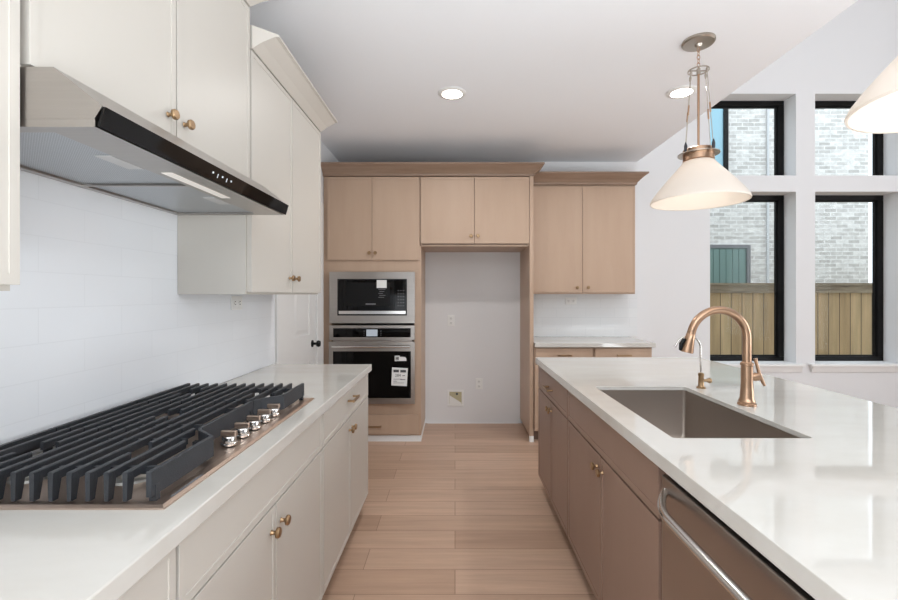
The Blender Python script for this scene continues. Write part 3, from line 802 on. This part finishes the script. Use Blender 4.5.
def pendant(x, y, label):
    r = empty('pendant_lamp', label, 'pendant lamp', (x, y, H), 0)
    r['group'] = 'pendant lamps above the island'
    MB().lathe([(.084, -.0005), (.084, -.012), (.078, -.018), (.02, -.021), (.012, -.034), (.004, -.036)], n=36).build('canopy', 'nickel', r, smooth=True)
    # chain of links from canopy to ring
    z = -.034; i = 0
    ch = MB()
    while z > -.155:
        pts = []
        for k in range(13):
            a = 2*math.pi*k/12
            px_, pz_ = .0075*math.cos(a), .014*math.sin(a)
            pts.append((px_ if i % 2 == 0 else 0, 0 if i % 2 == 0 else px_, z-.014+pz_))
        ch.tube(pts, .0018, 6); z -= .021; i += 1
    ch.build('chain', 'bronze', r, smooth=True)
    rz_ = -.165
    MB().lathe([(.050, rz_-.002), (.054, rz_-.002), (.054, rz_+.004), (.050, rz_+.004)], n=32, closed=True).box(-.05, .05, -.004, .004, rz_-.002, rz_+.003).lathe([(.010, rz_-.02), (.010, rz_+.012), (.004, rz_+.016)], n=16).build('top_ring', 'nickel', r)
    MB().tube([(0, 0, rz_-.02), (0, 0, -.63)], .0062, 12).build('rod', 'bronze', r, smooth=True)
    for k in range(4):
        a = R(20+90*k); c, s = math.cos(a), math.sin(a)
        A = Vector((.052*c, .052*s, rz_-.004)); B = Vector((.093*c, .093*s, -.612))
        cb = MB().tube([A, B], .0019, 8).build('cable', 'nickel', r, smooth=True)
        d = B-A
        MB().tube([A+d*.005, A+d*.02, A+d*.055, A+d*.07], [.004, .0062, .0062, .003], 10).build('hook', 'nickel', cb, smooth=True)
        MB().tube([A+d*.44, A+d*.45, A+d*.56, A+d*.57], [.002, .0045, .0045, .002], 10).build('turnbuckle', 'bronze', cb, smooth=True)
        MB().lathe([(.006, -.622), (.008, -.612), (.0085, -.590), (.005, -.578), (.003, -.570)], (.093*c, .093*s, 0), 12).build('finial', 'iron', cb, smooth=True)
    MB().lathe([(.104, -.628), (.104, -.623), (.0785, -.623), (.0785, -.628)], n=36, closed=True).build('collar_plate', 'nickel', r, smooth=True)
    MB().lathe([(.072, -.662), (.078, -.660), (.078, -.600), (.074, -.597), (.02, -.595)], n=36).build('collar', 'bronze', r, smooth=True)
    prof = [(.070, -.6625), (.078, -.666), (.088, -.680), (.110, -.706), (.145, -.746), (.184, -.792), (.216, -.832), (.237, -.862), (.246, -.882), (.244, -.889)]
    inn = [(a-.006, b-.001) for a, b in prof[::-1]]
    inn[0] = (.238, -.888)
    MB().lathe(prof+inn, n=56, closed=True).build('shade', 'opal', r, smooth=True)
    MB().lathe([(.012, -.656), (.018, -.67), (.034, -.71), (.038, -.735), (.030, -.76), (.006, -.772)], n=22).build('bulb', 'bulb', r, smooth=True)
    l = bpy.data.lights.new('lamp_light', 'POINT'); l.energy = .55; l.color = (1, .93, .85); l.shadow_soft_size = .04
    lo = bpy.data.objects.new('lamp_light', l); COL.objects.link(lo); lo.parent = r; lo.location = (0, 0, -.80)
    return r
pendant(1.342, 2.425, 'pendant lamp with a wide white glass cone shade, fully in view near the windows')
pendant(1.345, 1.15, 'nearer pendant lamp whose white shade is cut by the right edge of the picture')

# ============================================================ OUTLETS
def outlet(label, loc, rz, kind='outlet'):
    r = empty('wall_outlet', label, 'wall outlet', loc, rz)
    MB().box(-.036, .036, -.006, 0, -.058, .058).build('cover_plate', 'white_plastic', r, bevel=.0025)
    for s in (-1, 1):
        sk_ = MB().box(-.017, .017, -.0085, -.0062, s*.025-.016, s*.025+.016).build('socket', 'white_plastic', r, bevel=.002)
        MB().box(-.009, -.006, -.0092, -.0084, s*.025-.005, s*.025+.008).box(.006, .009, -.0092, -.0084, s*.025-.005, s*.025+.008).box(-.002, .002, -.0092, -.0084, s*.025-.012, s*.025-.008).build('slots', 'ink', sk_)
    return r
outlet('white wall outlet high on the grey wall inside the fridge opening', ((451-455)/95, YB, 1.35-25.6/95), 0)
outlet('white wall outlet low on the grey wall, right of the water box', ((479-455)/95, YB, 1.35-88.7/95), 0)
o_ = outlet('white wall outlet under the cream wall cabinet on the left tile', (-1.155, 1.155*440/219, 1.308), L90)
o_.rotation_euler = (R(90), 0, L90)
o_.rotation_euler = (Matrix.Rotation(L90, 3, 'Z') @ Matrix.Rotation(R(90), 3, 'Y')).to_euler()
o_ = outlet('white wall outlet in the tile just under the right wood wall cabinet', ((570.5-455)/95, YB-.0125, 1.287), 0)
o_.rotation_euler = (0, R(90), 0)
wb = empty('water_supply_box', 'white recessed fridge water box low on the wall of the fridge opening', 'water box', ((455.5-455)/95, YB, 1.35-103/95))
fr = MB()
for a, b_, c, d in ((-.085, .085, .066, .085), (-.085, .085, -.085, -.066), (-.085, -.064, -.066, .066), (.064, .085, -.066, .066)): fr.box(a, b_, -.008, 0, c, d)
fr.build('frame', 'white_plastic', wb, bevel=.002)
MB().box(-.064, .064, -.0025, -.0005, -.0655, .0655).build('recess', 'pull_wire', wb)
MB().lathe([(.012, -.010), (.012, -.004), (.006, -.003)], (0.015, 0, .045), 14, 'Y').build('valve', 'ink', wb)
MB().prism([(-.062, -.064), (.062, -.064), (.062, -.05), (-.062, .03)], -.006, -.003, 'Y').build('paper_flap', 'white_plastic', wb)

# ============================================================ OUTSIDE
struct(MB().box(-14, 26, YB+.33, 30, -.45, -.35).build('ground', 'soil'))
fe = empty('wooden_fence', 'tan wooden board fence outside the dining windows', 'fence', (6, 6.5, -.35))
FZ = .35
def fpart(mb, name, m): return mb.build(name, m, fe)
fpart(MB().box(-5.5, 7, 0, .02, 0, 1.38+FZ), 'fence_boards', 'fence')
fpart(MB().box(-5.5, 7, -.03, -.001, 1.38+FZ, 1.49+FZ), 'trim_board', 'rail')
fpart(MB().box(-5.5, 7, -.05, .09, 1.491+FZ, 1.527+FZ), 'cap_rail', 'rail')
fpart(MB().box(-5.5, 7, .001, .03, 1.3805+FZ, 1.4905+FZ), 'top_rail', 'rail')
YN = 9.0; sN = 440/YN
nx = lambda x: (x-455)/sN
nz = lambda y: 1.35+(295-y)/sN
hb = empty('neighbour_house', 'two-storey white brick house beyond the fence', 'house', (6, YN, -.35))
def hpart(mb, name, m, parent=None):
    o = mb.build(name, m, parent or hb)
    if not parent: o.matrix_parent_inverse = Matrix.Translation(hb.location).inverted()
    return o
hpart(MB().box(-2, nx(868.5), YN, YN+7, -.35, 8.0), 'wall', 'brick')
hpart(MB().prism([(YN-.4, 7.9), (YN+7.4, 7.9), (YN+3.5, 10.5)], -2.3, nx(869)+.3, 'X'), 'roof', 'toe')
hpart(MB().box(nx(767)-.02, nx(767)+.02, YN-.04, YN-.001, -.35, 7.9), 'downspout', 'grey_metal')
# upper window
f = MB(); a, b_, c, d = nx(640), nx(727), nz(172), nz(70)
f.box(a, b_, YN-.05, YN-.001, c, c+.09).box(a, b_, YN-.05, YN-.001, d-.09, d).box(b_-.09, b_, YN-.05, YN-.001, c+.09, d-.09).box(a, a+.09, YN-.05, YN-.001, c+.09, d-.09)
wf = hpart(f, 'window', 'frame_blk')
o = hpart(MB().box(a+.091, b_-.091, YN-.02, YN-.002, c+.091, d-.091), 'pane', 'wglass', wf)
# lower shuttered opening
f = MB(); a, b_, c, d = nx(690), nx(749), nz(330), nz(245)
f.box(a, b_, YN-.05, YN-.001, d-.07, d).box(b_-.07, b_, YN-.05, YN-.001, c, d-.07).box(a, a+.07, YN-.05, YN-.001, c, d-.07)
wf = hpart(f, 'window', 'grey')
sh = MB(); xx = a+.071
while xx < b_-.08:
    x2 = min(xx+.13, b_-.071); sh.box(xx, x2-.012, YN-.035, YN-.002, c, d-.071); sh.box(x2-.012, x2, YN-.02, YN-.002, c, d-.071); xx = x2
hpart(sh, 'shutter', 'teal', wf)
